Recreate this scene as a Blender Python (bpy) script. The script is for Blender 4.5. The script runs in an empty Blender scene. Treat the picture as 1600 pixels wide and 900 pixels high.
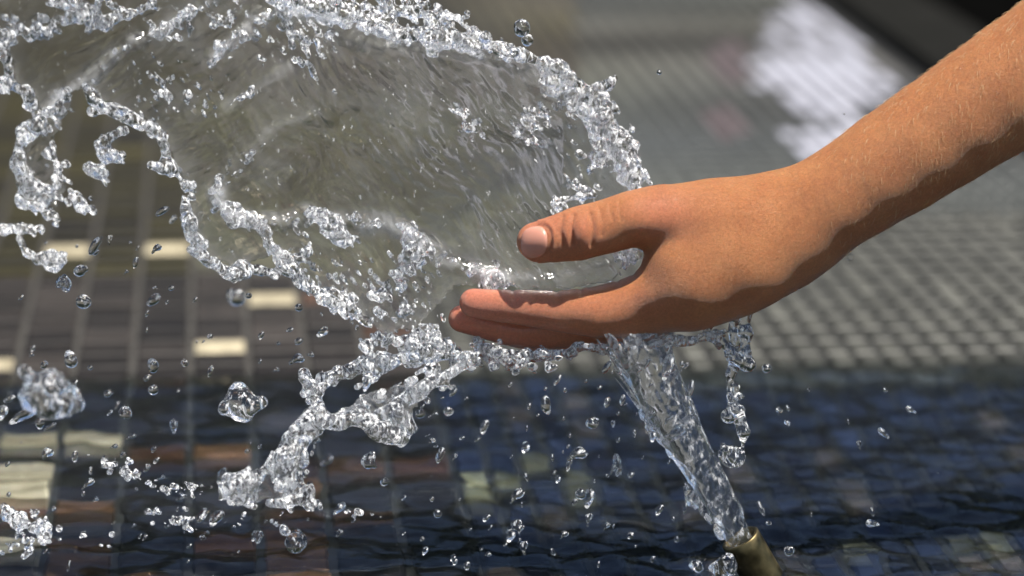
import bpy, bmesh, math, random
import numpy as np
from mathutils import Vector, Matrix
R = math.radians
random.seed(7)
rng = np.random.default_rng(7)
S = bpy.context.scene
C = S.collection

# ------------------------------------------------------------------ camera
FPX = 5500.0                       # focal length in photograph pixels (1600 wide)
CAMH = 0.45                        # height of the lens over the tiles
PITCH = math.atan(1150 / FPX)
DH = 1.547                         # distance of the hand along the optical axis
PX = DH / FPX                      # one photograph pixel at the hand, in metres
cam = bpy.data.cameras.new('camera')
cam_o = bpy.data.objects.new('camera', cam); C.objects.link(cam_o)
cam_o.location = (0, 0, CAMH)
cam_o.rotation_euler = (R(90) - PITCH, 0, 0)
cam.sensor_width = 36; cam.lens = FPX / 1600 * 36
cam.clip_start = 0.05; cam.clip_end = 3000
cam.dof.use_dof = True
cam.dof.focus_distance = DH - 0.008
cam.dof.aperture_fstop = 6.0
S.camera = cam_o
S.render.resolution_x, S.render.resolution_y = 1024, 576

# ------------------------------------------------------------------ light
SUN_EL, SUN_AZ = R(67), R(117)      # azimuth clockwise from +Y (view direction)
w = bpy.data.worlds.new('World'); S.world = w; w.use_nodes = True
wn = w.node_tree.nodes; wn.clear()
sky = wn.new('ShaderNodeTexSky'); sky.sky_type = 'NISHITA'; sky.sun_disc = False
sky.sun_elevation = SUN_EL; sky.sun_rotation = SUN_AZ
bg = wn.new('ShaderNodeBackground'); bg.inputs['Strength'].default_value = 0.075
wo = wn.new('ShaderNodeOutputWorld')
w.node_tree.links.new(sky.outputs[0], bg.inputs['Color'])
w.node_tree.links.new(bg.outputs[0], wo.inputs['Surface'])
sun = bpy.data.lights.new('sun', 'SUN'); sun.energy = 5.0; sun.angle = R(0.53)
sun.color = (1.0, 0.955, 0.88)
sun_o = bpy.data.objects.new('sun', sun); C.objects.link(sun_o)
SDIR = Vector((math.sin(SUN_AZ) * math.cos(SUN_EL), math.cos(SUN_AZ) * math.cos(SUN_EL), math.sin(SUN_EL)))
sun_o.rotation_euler = SDIR.to_track_quat('Z', 'Y').to_euler()
S.view_settings.view_transform = 'Standard'; S.view_settings.look = 'None'
S.view_settings.exposure = 0.8; S.view_settings.gamma = 1.0
S.view_settings.use_curve_mapping = False
S.render.engine = 'CYCLES'
cy = S.cycles
cy.max_bounces = 18; cy.transmission_bounces = 16; cy.transparent_max_bounces = 32; cy.glossy_bounces = 8
cy.use_denoising = True
cy.caustics_refractive = True; cy.caustics_reflective = True
cy.blur_glossy = 0.3; cy.sample_clamp_indirect = 60

# ------------------------------------------------------------------ helpers
CAM = np.array([0, 0, CAMH]); RT = np.array([1., 0, 0])
FW = np.array([0, math.cos(PITCH), -math.sin(PITCH)]); UP = np.array([0, math.sin(PITCH), math.cos(PITCH)])
def at(px, py, near=0.0):
    """a point of the hand plane seen at photograph pixel px,py, moved `near` metres towards the camera"""
    z = DH - near
    return CAM + z * (FW + RT * (px - 800) / FPX + UP * (450 - py) / FPX)
def ground(px, py, h=0.0):
    d = FW + RT * (px - 800) / FPX + UP * (450 - py) / FPX
    return CAM + d * ((CAMH - h) / -d[2])
M_HAND = Matrix(((RT[0], UP[0], -FW[0], 0), (RT[1], UP[1], -FW[1], 0), (RT[2], UP[2], -FW[2], 0), (0, 0, 0, 1)))
def link(name, me, mat=None, parent=None):
    o = bpy.data.objects.new(name, me); C.objects.link(o)
    if mat is not None and me is not None and not me.materials: me.materials.append(mat)
    if parent is not None: o.parent = parent
    return o
def mesh(name, v, f, smooth=True):
    me = bpy.data.meshes.new(name)
    v = np.asarray(v, dtype=np.float32); f = np.asarray(f, dtype=np.int32)
    n = f.shape[1]
    me.vertices.add(len(v)); me.vertices.foreach_set('co', v.ravel())
    me.loops.add(f.size); me.loops.foreach_set('vertex_index', f.ravel())
    me.polygons.add(len(f)); me.polygons.foreach_set('loop_start', np.arange(0, f.size, n, dtype=np.int32))
    me.update(calc_edges=True); me.validate()
    me.polygons.foreach_set('use_smooth', np.full(len(me.polygons), smooth))
    return me
def tag(o, label=None, cat=None, group=None, kind=None):
    if label: o['label'] = label
    if cat: o['category'] = cat
    if group: o['group'] = group
    if kind: o['kind'] = kind
    return o
def empty(name, loc):
    o = bpy.data.objects.new(name, None); C.objects.link(o); o.location = loc; o.empty_display_size = .01
    return o

class Field:
    """sum of exponentials of tapered capsules: a smooth union whose surface is read off with surface nets"""
    def __init__(s, lo, hi, vox, k):
        s.lo = np.array(lo, float); s.vox = vox; s.k = k
        s.n = np.ceil((np.array(hi, float) - s.lo) / vox).astype(int) + 1
        s.F = np.zeros(s.n, np.float32)
    def cone(s, a, b, ra, rb, sz=1.0, k=None, sign=1):
        k = k or s.k
        a = np.array(a, float); b = np.array(b, float); pad = max(ra, rb) * max(1, 1 / sz) + 5 / k
        i0 = np.clip(np.floor((np.minimum(a, b) - pad - s.lo) / s.vox).astype(int), 0, s.n)
        i1 = np.clip(np.ceil((np.maximum(a, b) + pad - s.lo) / s.vox).astype(int) + 1, 0, s.n)
        if np.any(i1 <= i0): return
        ax = [(s.lo[i] + np.arange(i0[i], i1[i]) * s.vox).astype(np.float32) for i in range(3)]
        x = ax[0][:, None, None] - a[0]; y = ax[1][None, :, None] - a[1]; z = (ax[2][None, None, :] - a[2]) * sz
        d = b - a; d[2] *= sz; L2 = float(d @ d)
        if L2 > 1e-9:
            t = np.clip((x * d[0] + y * d[1] + z * d[2]) / L2, 0, 1)
            dist = np.sqrt((x - t * d[0])**2 + (y - t * d[1])**2 + (z - t * d[2])**2) - (ra + (rb - ra) * t)
        else:
            dist = np.sqrt(x * x + y * y + z * z) - ra
        s.F[i0[0]:i1[0], i0[1]:i1[1], i0[2]:i1[2]] += sign * np.exp(np.clip(-k * dist, -30, 40)).astype(np.float32)
    def chain(s, pts, sz=1.0, k=None):
        k = k or s.k
        P = np.array(pts, float); pad = P[:, 3].max() * max(1, 1 / sz) + 5 / k
        i0 = np.clip(np.floor((P[:, :3].min(0) - pad - s.lo) / s.vox).astype(int), 0, s.n)
        i1 = np.clip(np.ceil((P[:, :3].max(0) + pad - s.lo) / s.vox).astype(int) + 1, 0, s.n)
        if np.any(i1 <= i0): return
        D = np.full(i1 - i0, 60 / k, np.float32)
        for p, q in zip(P[:-1], P[1:]):
            pd = max(p[3], q[3]) * max(1, 1 / sz) + 5 / k
            j0 = np.clip(np.floor((np.minimum(p, q)[:3] - pd - s.lo) / s.vox).astype(int), i0, i1)
            j1 = np.clip(np.ceil((np.maximum(p, q)[:3] + pd - s.lo) / s.vox).astype(int) + 1, i0, i1)
            if np.any(j1 <= j0): continue
            X, Y, Z = [(s.lo[i] + np.arange(j0[i], j1[i]) * s.vox - p[i]).astype(np.float32) for i in range(3)]
            X = X[:, None, None]; Y = Y[None, :, None]; Z = Z[None, None, :] * sz
            d = q[:3] - p[:3]; d[2] *= sz; L2 = max(float(d @ d), 1e-9)
            t = np.clip((X * d[0] + Y * d[1] + Z * d[2]) / L2, 0, 1)
            dist = np.sqrt((X - t * d[0])**2 + (Y - t * d[1])**2 + (Z - t * d[2])**2) - (p[3] + (q[3] - p[3]) * t)
            v = D[tuple(slice(a - c, b - c) for a, b, c in zip(j0, j1, i0))]
            np.minimum(v, dist, out=v)
        s.F[tuple(slice(a, b) for a, b in zip(i0, i1))] += np.exp(np.clip(-k * D, -30, 40))
    def ball(s, p, r, sz=1.0): s.cone(p, p, r, r, sz)
    def dist(s): return np.log(np.maximum(s.F, 1e-9)) / s.k
    def nets(s, G=None):
        G = s.dist() if G is None else G
        ins = G > 0
        cnt = np.zeros(np.array(G.shape) - 1, np.int8)
        for dx in (0, 1):
            for dy in (0, 1):
                for dz in (0, 1):
                    cnt += ins[dx:ins.shape[0]-1+dx, dy:ins.shape[1]-1+dy, dz:ins.shape[2]-1+dz]
        act = (cnt > 0) & (cnt < 8)
        I = np.argwhere(act)
        idx = np.full(act.shape, -1, np.int32); idx[tuple(I.T)] = np.arange(len(I))
        acc = np.zeros((len(I), 3)); n = np.zeros(len(I))
        corners = [np.array((a, b, c)) for a in (0, 1) for b in (0, 1) for c in (0, 1)]
        for ca in corners:
            for axis in range(3):
                if ca[axis]: continue
                cb = ca.copy(); cb[axis] = 1
                A = I + ca; B = I + cb
                ga = G[A[:, 0], A[:, 1], A[:, 2]]; gb = G[B[:, 0], B[:, 1], B[:, 2]]
                m = (ga > 0) != (gb > 0)
                t = np.where(m, ga / np.where(m, ga - gb, 1), 0)
                P = ca + (cb - ca) * t[:, None]
                acc[m] += P[m]; n[m] += 1
        V = (I + acc / n[:, None]) * s.vox + s.lo
        Q = []
        for axis in range(3):
            o1, o2 = [(1, 2), (2, 0), (0, 1)][axis]
            sl_a = [slice(1, -1)] * 3; sl_b = [slice(1, -1)] * 3
            sl_a[axis] = slice(0, -1); sl_b[axis] = slice(1, None)
            a = ins[tuple(sl_a)]; b = ins[tuple(sl_b)]
            E = np.argwhere(a != b)
            if not len(E): continue
            off = np.ones(3, int); off[axis] = 0
            E = E + off
            fl = ins[E[:, 0], E[:, 1], E[:, 2]]
            d1 = np.zeros(3, int); d1[o1] = 1; d2 = np.zeros(3, int); d2[o2] = 1
            q = [E - d1 - d2, E - d2, E, E - d1]
            q = np.stack([idx[tuple(x.T)] for x in q], 1)
            q[~fl] = q[~fl][:, ::-1]
            Q.append(q)
        Q = np.concatenate(Q)
        Q = Q[(Q >= 0).all(1)]
        return V, Q
def relax(V, Q, it=2, lam=.5):
    V = V.copy()
    a = np.concatenate([Q[:, i] for i in range(4)]); b = np.concatenate([Q[:, (i + 1) % 4] for i in range(4)])
    a, b = np.concatenate([a, b]), np.concatenate([b, a]); n = np.maximum(np.bincount(a, minlength=len(V)), 1)
    for _ in range(it):
        for c in range(3): V[:, c] += lam * (np.bincount(a, weights=V[b, c], minlength=len(V)) / n - V[:, c])
    return V
def main_bodies(V, Q, least=400):
    lab = np.arange(len(V))
    while True:
        m_ = lab[Q].min(1); new = lab.copy()
        for i in range(4): np.minimum.at(new, Q[:, i], m_)
        new = new[new]
        if (new == lab).all(): break
        lab = new
    n = np.bincount(lab, minlength=len(V)); keep = (n[lab] >= (n.max() if least is None else least))[Q[:, 0]]
    Q = Q[keep]; used = np.unique(Q); rm = np.full(len(V), -1); rm[used] = np.arange(len(used))
    return V[used], rm[Q]
def place(V, origin):
    """hand-plane pixel coordinates (right, up = -py, near) to offsets from `origin`, true perspective"""
    V = np.asarray(V, float); z = DH - V[:, 2] * PX
    P = CAM + z[:, None] * FW + RT * ((V[:, 0] - 800) * PX)[:, None] + UP * ((450 + V[:, 1]) * PX)[:, None]
    return P - np.asarray(origin)

def vnoise(u, v, seed):
    r = np.random.default_rng(seed).random((256, 256)).astype(np.float32)
    i = np.floor(u).astype(int); j = np.floor(v).astype(int); fu = u - i; fv = v - j
    fu = fu * fu * (3 - 2 * fu); fv = fv * fv * (3 - 2 * fv)
    g = lambda a, b: r[a % 256, b % 256]
    return (g(i, j) * (1 - fu) + g(i + 1, j) * fu) * (1 - fv) + (g(i, j + 1) * (1 - fu) + g(i + 1, j + 1) * fu) * fv - .5

# ------------------------------------------------------------------ materials
def new_mat(name):
    m = bpy.data.materials.new(name); m.use_nodes = True
    return m, m.node_tree.nodes, m.node_tree.links, m.node_tree.nodes['Principled BSDF']
def ramp(N, stops):
    r = N.new('ShaderNodeValToRGB'); e = r.color_ramp.elements
    while len(e) < len(stops): e.new(.5)
    for el, (p, c) in zip(e, stops): el.position = p; el.color = (*c, 1)
    return r

def mat_water(name, clear=0.0, rough=0.02, bump=0.0, bscale=300, tint=(1, 1, 1), foam_glint=None, sheened=False):
    m = bpy.data.materials.new(name); m.use_nodes = True
    N, L = m.node_tree.nodes, m.node_tree.links; N.clear()
    out = N.new('ShaderNodeOutputMaterial'); g = N.new('ShaderNodeBsdfGlass')
    g.inputs['IOR'].default_value = 1.333; g.inputs['Roughness'].default_value = rough; g.inputs['Color'].default_value = (*tint, 1)
    res = g.outputs[0]
    if bump:
        t = N.new('ShaderNodeTexCoord'); n = N.new('ShaderNodeTexNoise'); n.inputs['Scale'].default_value = bscale; n.inputs['Detail'].default_value = 3
        L.new(t.outputs['Object'], n.inputs['Vector'])
        b = N.new('ShaderNodeBump'); b.inputs['Strength'].default_value = bump; b.inputs['Distance'].default_value = .001
        L.new(n.outputs['Fac'], b.inputs['Height']); L.new(b.outputs[0], g.inputs['Normal'])
    if clear:
        t = N.new('ShaderNodeBsdfTransparent'); mx = N.new('ShaderNodeMixShader'); mx.inputs[0].default_value = clear
        L.new(res, mx.inputs[1]); L.new(t.outputs[0], mx.inputs[2]); res = mx.outputs[0]
    if foam_glint:        # white flecks: froth bubbles, and painted stand-ins for sun glints
        lo_, hi_, mx_, sc_ = foam_glint
        t = N.new('ShaderNodeTexCoord'); n = N.new('ShaderNodeTexNoise'); n.inputs['Scale'].default_value = sc_; n.inputs['Detail'].default_value = 4; n.inputs['Roughness'].default_value = .65
        mp = N.new('ShaderNodeMapping'); mp.inputs['Rotation'].default_value = (0, R(40), 0); mp.inputs['Scale'].default_value = (1, 1, .55)
        L.new(t.outputs['Object'], mp.inputs[0]); L.new(mp.outputs[0], n.inputs['Vector'])
        mr = N.new('ShaderNodeMapRange'); mr.inputs[1].default_value = lo_; mr.inputs[2].default_value = hi_; mr.inputs[3].default_value = 0; mr.inputs[4].default_value = mx_
        L.new(n.outputs['Fac'], mr.inputs[0])
        d = N.new('ShaderNodeBsdfDiffuse'); d.inputs['Color'].default_value = (.95, .95, .95, 1); tl = N.new('ShaderNodeBsdfTranslucent'); tl.inputs['Color'].default_value = (.95, .95, .95, 1)
        a = N.new('ShaderNodeMixShader'); a.inputs[0].default_value = .4; L.new(d.outputs[0], a.inputs[1]); L.new(tl.outputs[0], a.inputs[2])
        fac = mr.outputs[0]
        if sheened:
            av = N.new('ShaderNodeAttribute'); av.attribute_name = 'painted_sheen'
            mxx = N.new('ShaderNodeMath'); mxx.operation = 'MAXIMUM'; L.new(fac, mxx.inputs[0]); L.new(av.outputs['Fac'], mxx.inputs[1]); fac = mxx.outputs[0]
        mf = N.new('ShaderNodeMixShader'); L.new(fac, mf.inputs[0]); L.new(res, mf.inputs[1]); L.new(a.outputs[0], mf.inputs[2]); res = mf.outputs[0]
    L.new(res, out.inputs['Surface'])
    return m
M_DROP = mat_water('drop_water', rough=.05, foam_glint=(.55, .64, .85, 650))  # white flecks on the drops stand for sparkle
M_RIM = mat_water('splash_water', clear=.08, rough=.12, foam_glint=(.51, .61, .95, 620))
M_VEIL = mat_water('veil_water', clear=.25, rough=.1, foam_glint=(.56, .76, .4, 420), sheened=True)
M_SKIND = mat_water('skin_drop_water', clear=.75, rough=.1)
M_SHEET = mat_water('sheet_water', clear=.45, rough=.10, foam_glint=(.645, .74, .6, 400), sheened=True)
M_JET = mat_water('jet_water', clear=.12, rough=.10, foam_glint=(.52, .72, .6, 380))

def mat_pool():
    m = bpy.data.materials.new('pool_water'); m.use_nodes = True
    N, L = m.node_tree.nodes, m.node_tree.links; N.clear()
    out = N.new('ShaderNodeOutputMaterial')
    fr = N.new('ShaderNodeFresnel'); fr.inputs['IOR'].default_value = 1.333
    gl = N.new('ShaderNodeBsdfGlossy'); gl.inputs['Roughness'].default_value = .03
    tr = N.new('ShaderNodeBsdfTransparent'); tr.inputs['Color'].default_value = (.80, .86, .92, 1)
    rf = N.new('ShaderNodeBsdfRefraction'); rf.inputs['IOR'].default_value = 1.333; rf.inputs['Color'].default_value = (.80, .86, .92, 1); rf.inputs['Roughness'].default_value = 0.0
    mx1 = N.new('ShaderNodeMixShader'); mx1.inputs[0].default_value = .72
    mx = N.new('ShaderNodeMixShader')
    t = N.new('ShaderNodeTexCoord'); mp = N.new('ShaderNodeMapping'); mp.inputs['Scale'].default_value = (130, 150, 130)
    n = N.new('ShaderNodeTexNoise'); n.inputs['Scale'].default_value = 1; n.inputs['Detail'].default_value = 3
    b = N.new('ShaderNodeBump'); b.inputs['Strength'].default_value = .5; b.inputs['Distance'].default_value = .0015
    L.new(t.outputs['Object'], mp.inputs[0]); L.new(mp.outputs[0], n.inputs['Vector']); L.new(n.outputs['Fac'], b.inputs['Height'])
    for x in (fr, gl, rf): L.new(b.outputs[0], x.inputs['Normal'])
    L.new(tr.outputs[0], mx1.inputs[1]); L.new(rf.outputs[0], mx1.inputs[2])
    L.new(fr.outputs[0], mx.inputs[0]); L.new(mx1.outputs[0], mx.inputs[1]); L.new(gl.outputs[0], mx.inputs[2])
    L.new(mx.outputs[0], out.inputs['Surface'])
    return m
M_POOL = mat_pool()

def mat_tile(by_object):
    m, N, L, P = new_mat('tile_glaze_single' if by_object else 'tile_glaze')
    if by_object:
        src = N.new('ShaderNodeObjectInfo'); col = src.outputs['Color']
    else:
        src = N.new('ShaderNodeAttribute'); src.attribute_name = 'tone'; col = src.outputs['Color']
    g = N.new('ShaderNodeNewGeometry'); n = N.new('ShaderNodeTexNoise'); n.inputs['Scale'].default_value = 90; n.inputs['Detail'].default_value = 5
    L.new(g.outputs['Position'], n.inputs['Vector'])
    r = ramp(N, [(.25, (.6, .6, .6)), (.75, (1.3, 1.3, 1.3))]); L.new(n.outputs['Fac'], r.inputs[0])
    mx = N.new('ShaderNodeMix'); mx.data_type = 'RGBA'; mx.blend_type = 'MULTIPLY'; mx.inputs[0].default_value = 1
    L.new(col, mx.inputs[6]); L.new(r.outputs[0], mx.inputs[7]); L.new(mx.outputs[2], P.inputs['Base Color'])
    P.inputs['Roughness'].default_value = .45; P.inputs['Specular IOR Level'].default_value = .25
    return m
M_TILE1 = mat_tile(True); M_TILE = mat_tile(False)

def mat_rough(name, a, b, scale=40, rough=.8, bump=.3):
    m, N, L, P = new_mat(name)
    g = N.new('ShaderNodeNewGeometry'); n = N.new('ShaderNodeTexNoise'); n.inputs['Scale'].default_value = scale; n.inputs['Detail'].default_value = 8
    L.new(g.outputs['Position'], n.inputs['Vector']); r = ramp(N, [(.3, a), (.7, b)]); L.new(n.outputs['Fac'], r.inputs[0])
    L.new(r.outputs[0], P.inputs['Base Color']); P.inputs['Roughness'].default_value = rough
    bp = N.new('ShaderNodeBump'); bp.inputs['Strength'].default_value = bump; bp.inputs['Distance'].default_value = .002
    L.new(n.outputs['Fac'], bp.inputs['Height']); L.new(bp.outputs[0], P.inputs['Normal'])
    return m
M_GROUT = mat_rough('grout', (.028, .025, .021), (.045, .041, .034), 60)
M_GROUT2 = mat_rough('dark_grout', (.010, .0095, .0085), (.022, .021, .018), 60)
M_PAVE = mat_rough('paving', (.05, .05, .048), (.075, .074, .07), 9)
M_KERB = mat_rough('kerb_stone', (.007, .007, .006), (.013, .0125, .011), 25, 1.0)
M_SHADED = mat_rough('shaded_ground', (.0012, .0012, .0012), (.0025, .0025, .0023), 20, 1.0)  # near-black colour stands for the shade beyond the kerb
M_SHADED.node_tree.nodes['Principled BSDF'].inputs['Specular IOR Level'].default_value = 0
M_KERB.node_tree.nodes['Principled BSDF'].inputs['Specular IOR Level'].default_value = .05
M_LEAF = mat_rough('leaf', (.03, .05, .015), (.07, .09, .03), 3, .5, 0)
M_BARK = mat_rough('bark', (.05, .04, .03), (.1, .08, .06), 12)

# ------------------------------------------------------------------ the fountain floor
VPX = 335
ga = math.atan2((VPX - 800) / FPX, math.cos(PITCH) + 0 * math.sin(PITCH))
E_B = np.array([math.sin(ga), math.cos(ga), 0])        # along the joints, away from the camera
E_A = np.array([math.cos(ga), -math.sin(ga), 0])       # across
TW = 0.0715 * CAMH / math.cos(PITCH)
def to_ab(p): return float(p @ E_A), float(p @ E_B)
A0 = to_ab(ground(180, 890))[0]; B0 = to_ab(ground(370, 550))[1]
def pix(a, b):
    p = a * E_A + b * E_B - CAM
    z = p @ FW
    return 800 + FPX * (p @ RT) / z, 450 - FPX * (p @ UP) / z
A_EDGE = to_ab(ground(1440, 110))[0]
def edge_sheet(name, a0, a1, b0, b1, z, mat, zt=None):
    bm = bmesh.new(); vs = []
    for zz in ((z,) if zt is None else (z, zt)):
        vs.append([bm.verts.new(Vector(a * E_A + b * E_B) + Vector((0, 0, zz))) for a, b in ((a0, b0), (a1, b0), (a1, b1), (a0, b1))])
    bm.faces.new(vs[-1])
    if zt is not None:
        for i in range(4): bm.faces.new((vs[0][i], vs[0][(i + 1) % 4], vs[1][(i + 1) % 4], vs[1][i]))
    me = bpy.data.meshes.new(name); bm.to_mesh(me); bm.free()
    return tag(link(name, me, mat), kind='structure')
def big_ground():
    bm = bmesh.new()
    vs = [bm.verts.new((x, y, -.03)) for x, y in ((-900, -900), (900, -900), (900, 900), (-900, 900))]
    bm.faces.new(vs); me = bpy.data.meshes.new('ground'); bm.to_mesh(me); bm.free()
    return tag(link('ground', me, M_PAVE), kind='structure')
big_ground()
A_MID = A0 + round((to_ab(ground(640, 600))[0] - A0) / TW) * TW      # where the large tiles give way to the narrow ones
floor = edge_sheet('fountain_floor', -3.2, A_MID, .2, 6.2, -.029, M_GROUT, -.0022)
edge_sheet('fountain_floor', A_MID + .0005, A_EDGE, .2, 6.2, -.029, M_GROUT2, -.0022)
edge_sheet('kerb', A_EDGE + .001, A_EDGE + .09, .2, 6.2, -.029, M_KERB, .012)
edge_sheet('shaded_border', A_EDGE + .092, A_EDGE + 3.2, .2, 6.2, -.029, M_SHADED, .004)

# tones of the tiles, by where they lie; some paint in reflections and glints
DARKB = (.021, .0175, .015); OLIVE = (.020, .017, .006); NAVY = (.010, .0135, .027); GREY = (.056, .055, .0455)
CREAM = (.40, .345, .23); BROWN = (.060, .032, .02); FAROL = (.050, .045, .028); WHITE_REFL = (.34, .34, .385)
cream_px = [(370, 536), (450, 463), (25, 572), (285, 385), (75, 388), (40, 710), (40, 743), (40, 775), (120, 706), (30, 862)]
VN = np.random.default_rng(21).random((64, 64))
def vn1(u, v):
    i, j = math.floor(u), math.floor(v); fu, fv = u - i, v - j
    g = lambda p, q: VN[p % 64, q % 64]
    return (g(i, j) * (1 - fu) + g(i + 1, j) * fu) * (1 - fv) + (g(i, j + 1) * (1 - fu) + g(i + 1, j + 1) * fu) * fv - .5
amber_glint_px = [(40, 815), (75, 842), (650, 742), (225, 722), (640, 872), (330, 850)]  # amber tiles standing for orange sparkles on the water
def tone(a, b):
    x, y = pix(a, b)
    j = rng.normal
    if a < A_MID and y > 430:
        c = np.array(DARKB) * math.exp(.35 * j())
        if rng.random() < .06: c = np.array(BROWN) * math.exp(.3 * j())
        if y > 690 and rng.random() < .22: c = np.array((.095, .048, .022)) * math.exp(.35 * j())  # golden-brown tone stands for glints on the lower left water
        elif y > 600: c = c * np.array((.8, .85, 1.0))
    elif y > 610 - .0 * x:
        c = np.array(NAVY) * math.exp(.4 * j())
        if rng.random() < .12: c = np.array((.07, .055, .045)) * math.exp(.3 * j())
    elif x < 330: c = np.array(OLIVE) * math.exp(.3 * j())
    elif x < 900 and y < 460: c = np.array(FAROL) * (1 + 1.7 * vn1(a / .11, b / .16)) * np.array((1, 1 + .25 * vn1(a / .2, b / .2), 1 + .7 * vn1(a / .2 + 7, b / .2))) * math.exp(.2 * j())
    else:
        c = np.array(GREY) * math.exp(.18 * j())
        if y < 330: c = np.array(GREY) * np.array((.95, .97, 1.08)) * (1.0 + 2.0 * max(-.3, vn1(a / .3, b / .13)) * 1.0) * np.array((1 + .25 * vn1(a / .3 + 9, b / .3), 1, 1 + .3 * vn1(a / .3, b / .3 + 5)))  # streaks and tints imitate blurred reflections on the wet floor
    if ((x - 815) / 125)**2 + ((y - 775) / 42)**2 < 1 and rng.random() < .65: c = np.array((.13, .12, .068)) * math.exp(.45 * j())  # pale tiles, toned lighter for caustic light under the ripples
    if y > 842 and x > 1240 and rng.random() < .4: c = np.array((.085, .08, .05)) * math.exp(.4 * j())  # lighter tone paints ripple caustics onto the bottom right tiles
    if ((x - 1285 - (y - 130) * .15) / 95)**2 + ((y - 130) / 105)**2 < 1 + 1.6 * vn1(a / .12, b / .06) + .32 * j(): c = np.array(WHITE_REFL) * (1.08 + .5 * vn1(a / .3 + 3, b / .045))  # bright reflection on the wet floor, painted as white tile colour
    if ((x - 1140) / 30)**2 + ((y - 100) / 35)**2 < 1 or ((x - 1130) / 32)**2 + ((y - 190) / 25)**2 < 1: c = np.array((.088, .066, .069))  # pinkish reflections painted into the tile colour
    for ax_, ay_ in amber_glint_px:
        if abs(x - ax_) < 45 and abs(y - ay_) < 13: c = np.array((.10, .045, .022)) * math.exp(.2 * j())
    return np.clip(c, .008, .85)
tiles = []
ncol0, ncol1 = -70, int((A_EDGE - A0) / TW) - 1
for i in range(ncol0, ncol1 + 1):
    a = A0 + i * TW
    for k in range(-40, 120):
        b = B0 + k * TW
        if b < .35 or b > 6.1: continue
        x, y = pix(a + TW / 2, b + TW / 2)
        halves = ((a, TW),) if a + TW / 2 < A_MID else ((a, TW / 2), (a + TW / 2, TW / 2))
        for aa, ww in halves:
            if aa + ww > A_EDGE - .002: continue
            x, y = pix(aa + ww / 2, b + TW / 2)
            vis = -60 < x < 1660 and -40 < y < 940
            tiles.append((aa, b, ww, vis, y))
cream_ids = set()
for cx, cyy in cream_px:
    best = min(range(len(tiles)), key=lambda t: (lambda p: (p[0] - cx)**2 + 9 * (p[1] - cyy)**2)(pix(tiles[t][0] + tiles[t][2] / 2, tiles[t][1] + TW / 2)) if tiles[t][3] else 1e12)
    cream_ids.add(best)
GAP = .0042
def tile_geo(ww):
    hx, hy, c, z0 = (ww - GAP) / 2, (TW - GAP) / 2, .0011, -.0023
    v = [(-hx, -hy, z0), (hx, -hy, z0), (hx, hy, z0), (-hx, hy, z0),
         (-hx, -hy, -c), (hx, -hy, -c), (hx, hy, -c), (-hx, hy, -c),
         (-hx + c, -hy + c, 0), (hx - c, -hy + c, 0), (hx - c, hy - c, 0), (-hx + c, hy - c, 0)]
    f = [(8, 9, 10, 11)] + [(i, (i + 1) % 4, 4 + (i + 1) % 4, 4 + i) for i in range(4)] + [(4 + i, 4 + (i + 1) % 4, 8 + (i + 1) % 4, 8 + i) for i in range(4)]
    return np.array(v), np.array(f)
geo = {}
for ww in (TW, TW / 2):
    v, f = tile_geo(ww); geo[ww] = (v, f, mesh('tile', v, f, False))
    geo[ww][2].materials.append(M_TILE1)
order = sorted([i for i, t in enumerate(tiles) if t[3] and t[4] < 915], key=lambda i: (-tiles[i][4] * (1.5 if tiles[i][2] == TW else 1)))
single = set(order[:292]) | (cream_ids & set(order))
VV, FF, TT = [], [], []; nv = 0
for i, (a, b, ww, vis, y) in enumerate(tiles):
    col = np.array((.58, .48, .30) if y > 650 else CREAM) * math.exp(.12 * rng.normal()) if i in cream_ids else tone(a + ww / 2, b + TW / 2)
    p = (a + ww / 2) * E_A + (b + TW / 2) * E_B; rz = -ga + rng.normal() * .008; dz = rng.normal() * .00025
    if i in single:
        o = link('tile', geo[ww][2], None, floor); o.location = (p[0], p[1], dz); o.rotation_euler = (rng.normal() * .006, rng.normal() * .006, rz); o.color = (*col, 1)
    else:
        v, f, _ = geo[ww]; c, s = math.cos(rz), math.sin(rz)
        vv = v.copy(); vv[:, 0] = v[:, 0] * c - v[:, 1] * s + p[0]; vv[:, 1] = v[:, 0] * s + v[:, 1] * c + p[1]; vv[:, 2] += dz
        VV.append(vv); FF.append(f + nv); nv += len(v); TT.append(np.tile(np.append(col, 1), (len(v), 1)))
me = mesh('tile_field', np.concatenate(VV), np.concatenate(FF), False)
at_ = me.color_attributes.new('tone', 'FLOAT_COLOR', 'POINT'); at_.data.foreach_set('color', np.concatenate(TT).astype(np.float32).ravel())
tag(link('tile_field', me, M_TILE, floor), kind='stuff')

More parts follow.
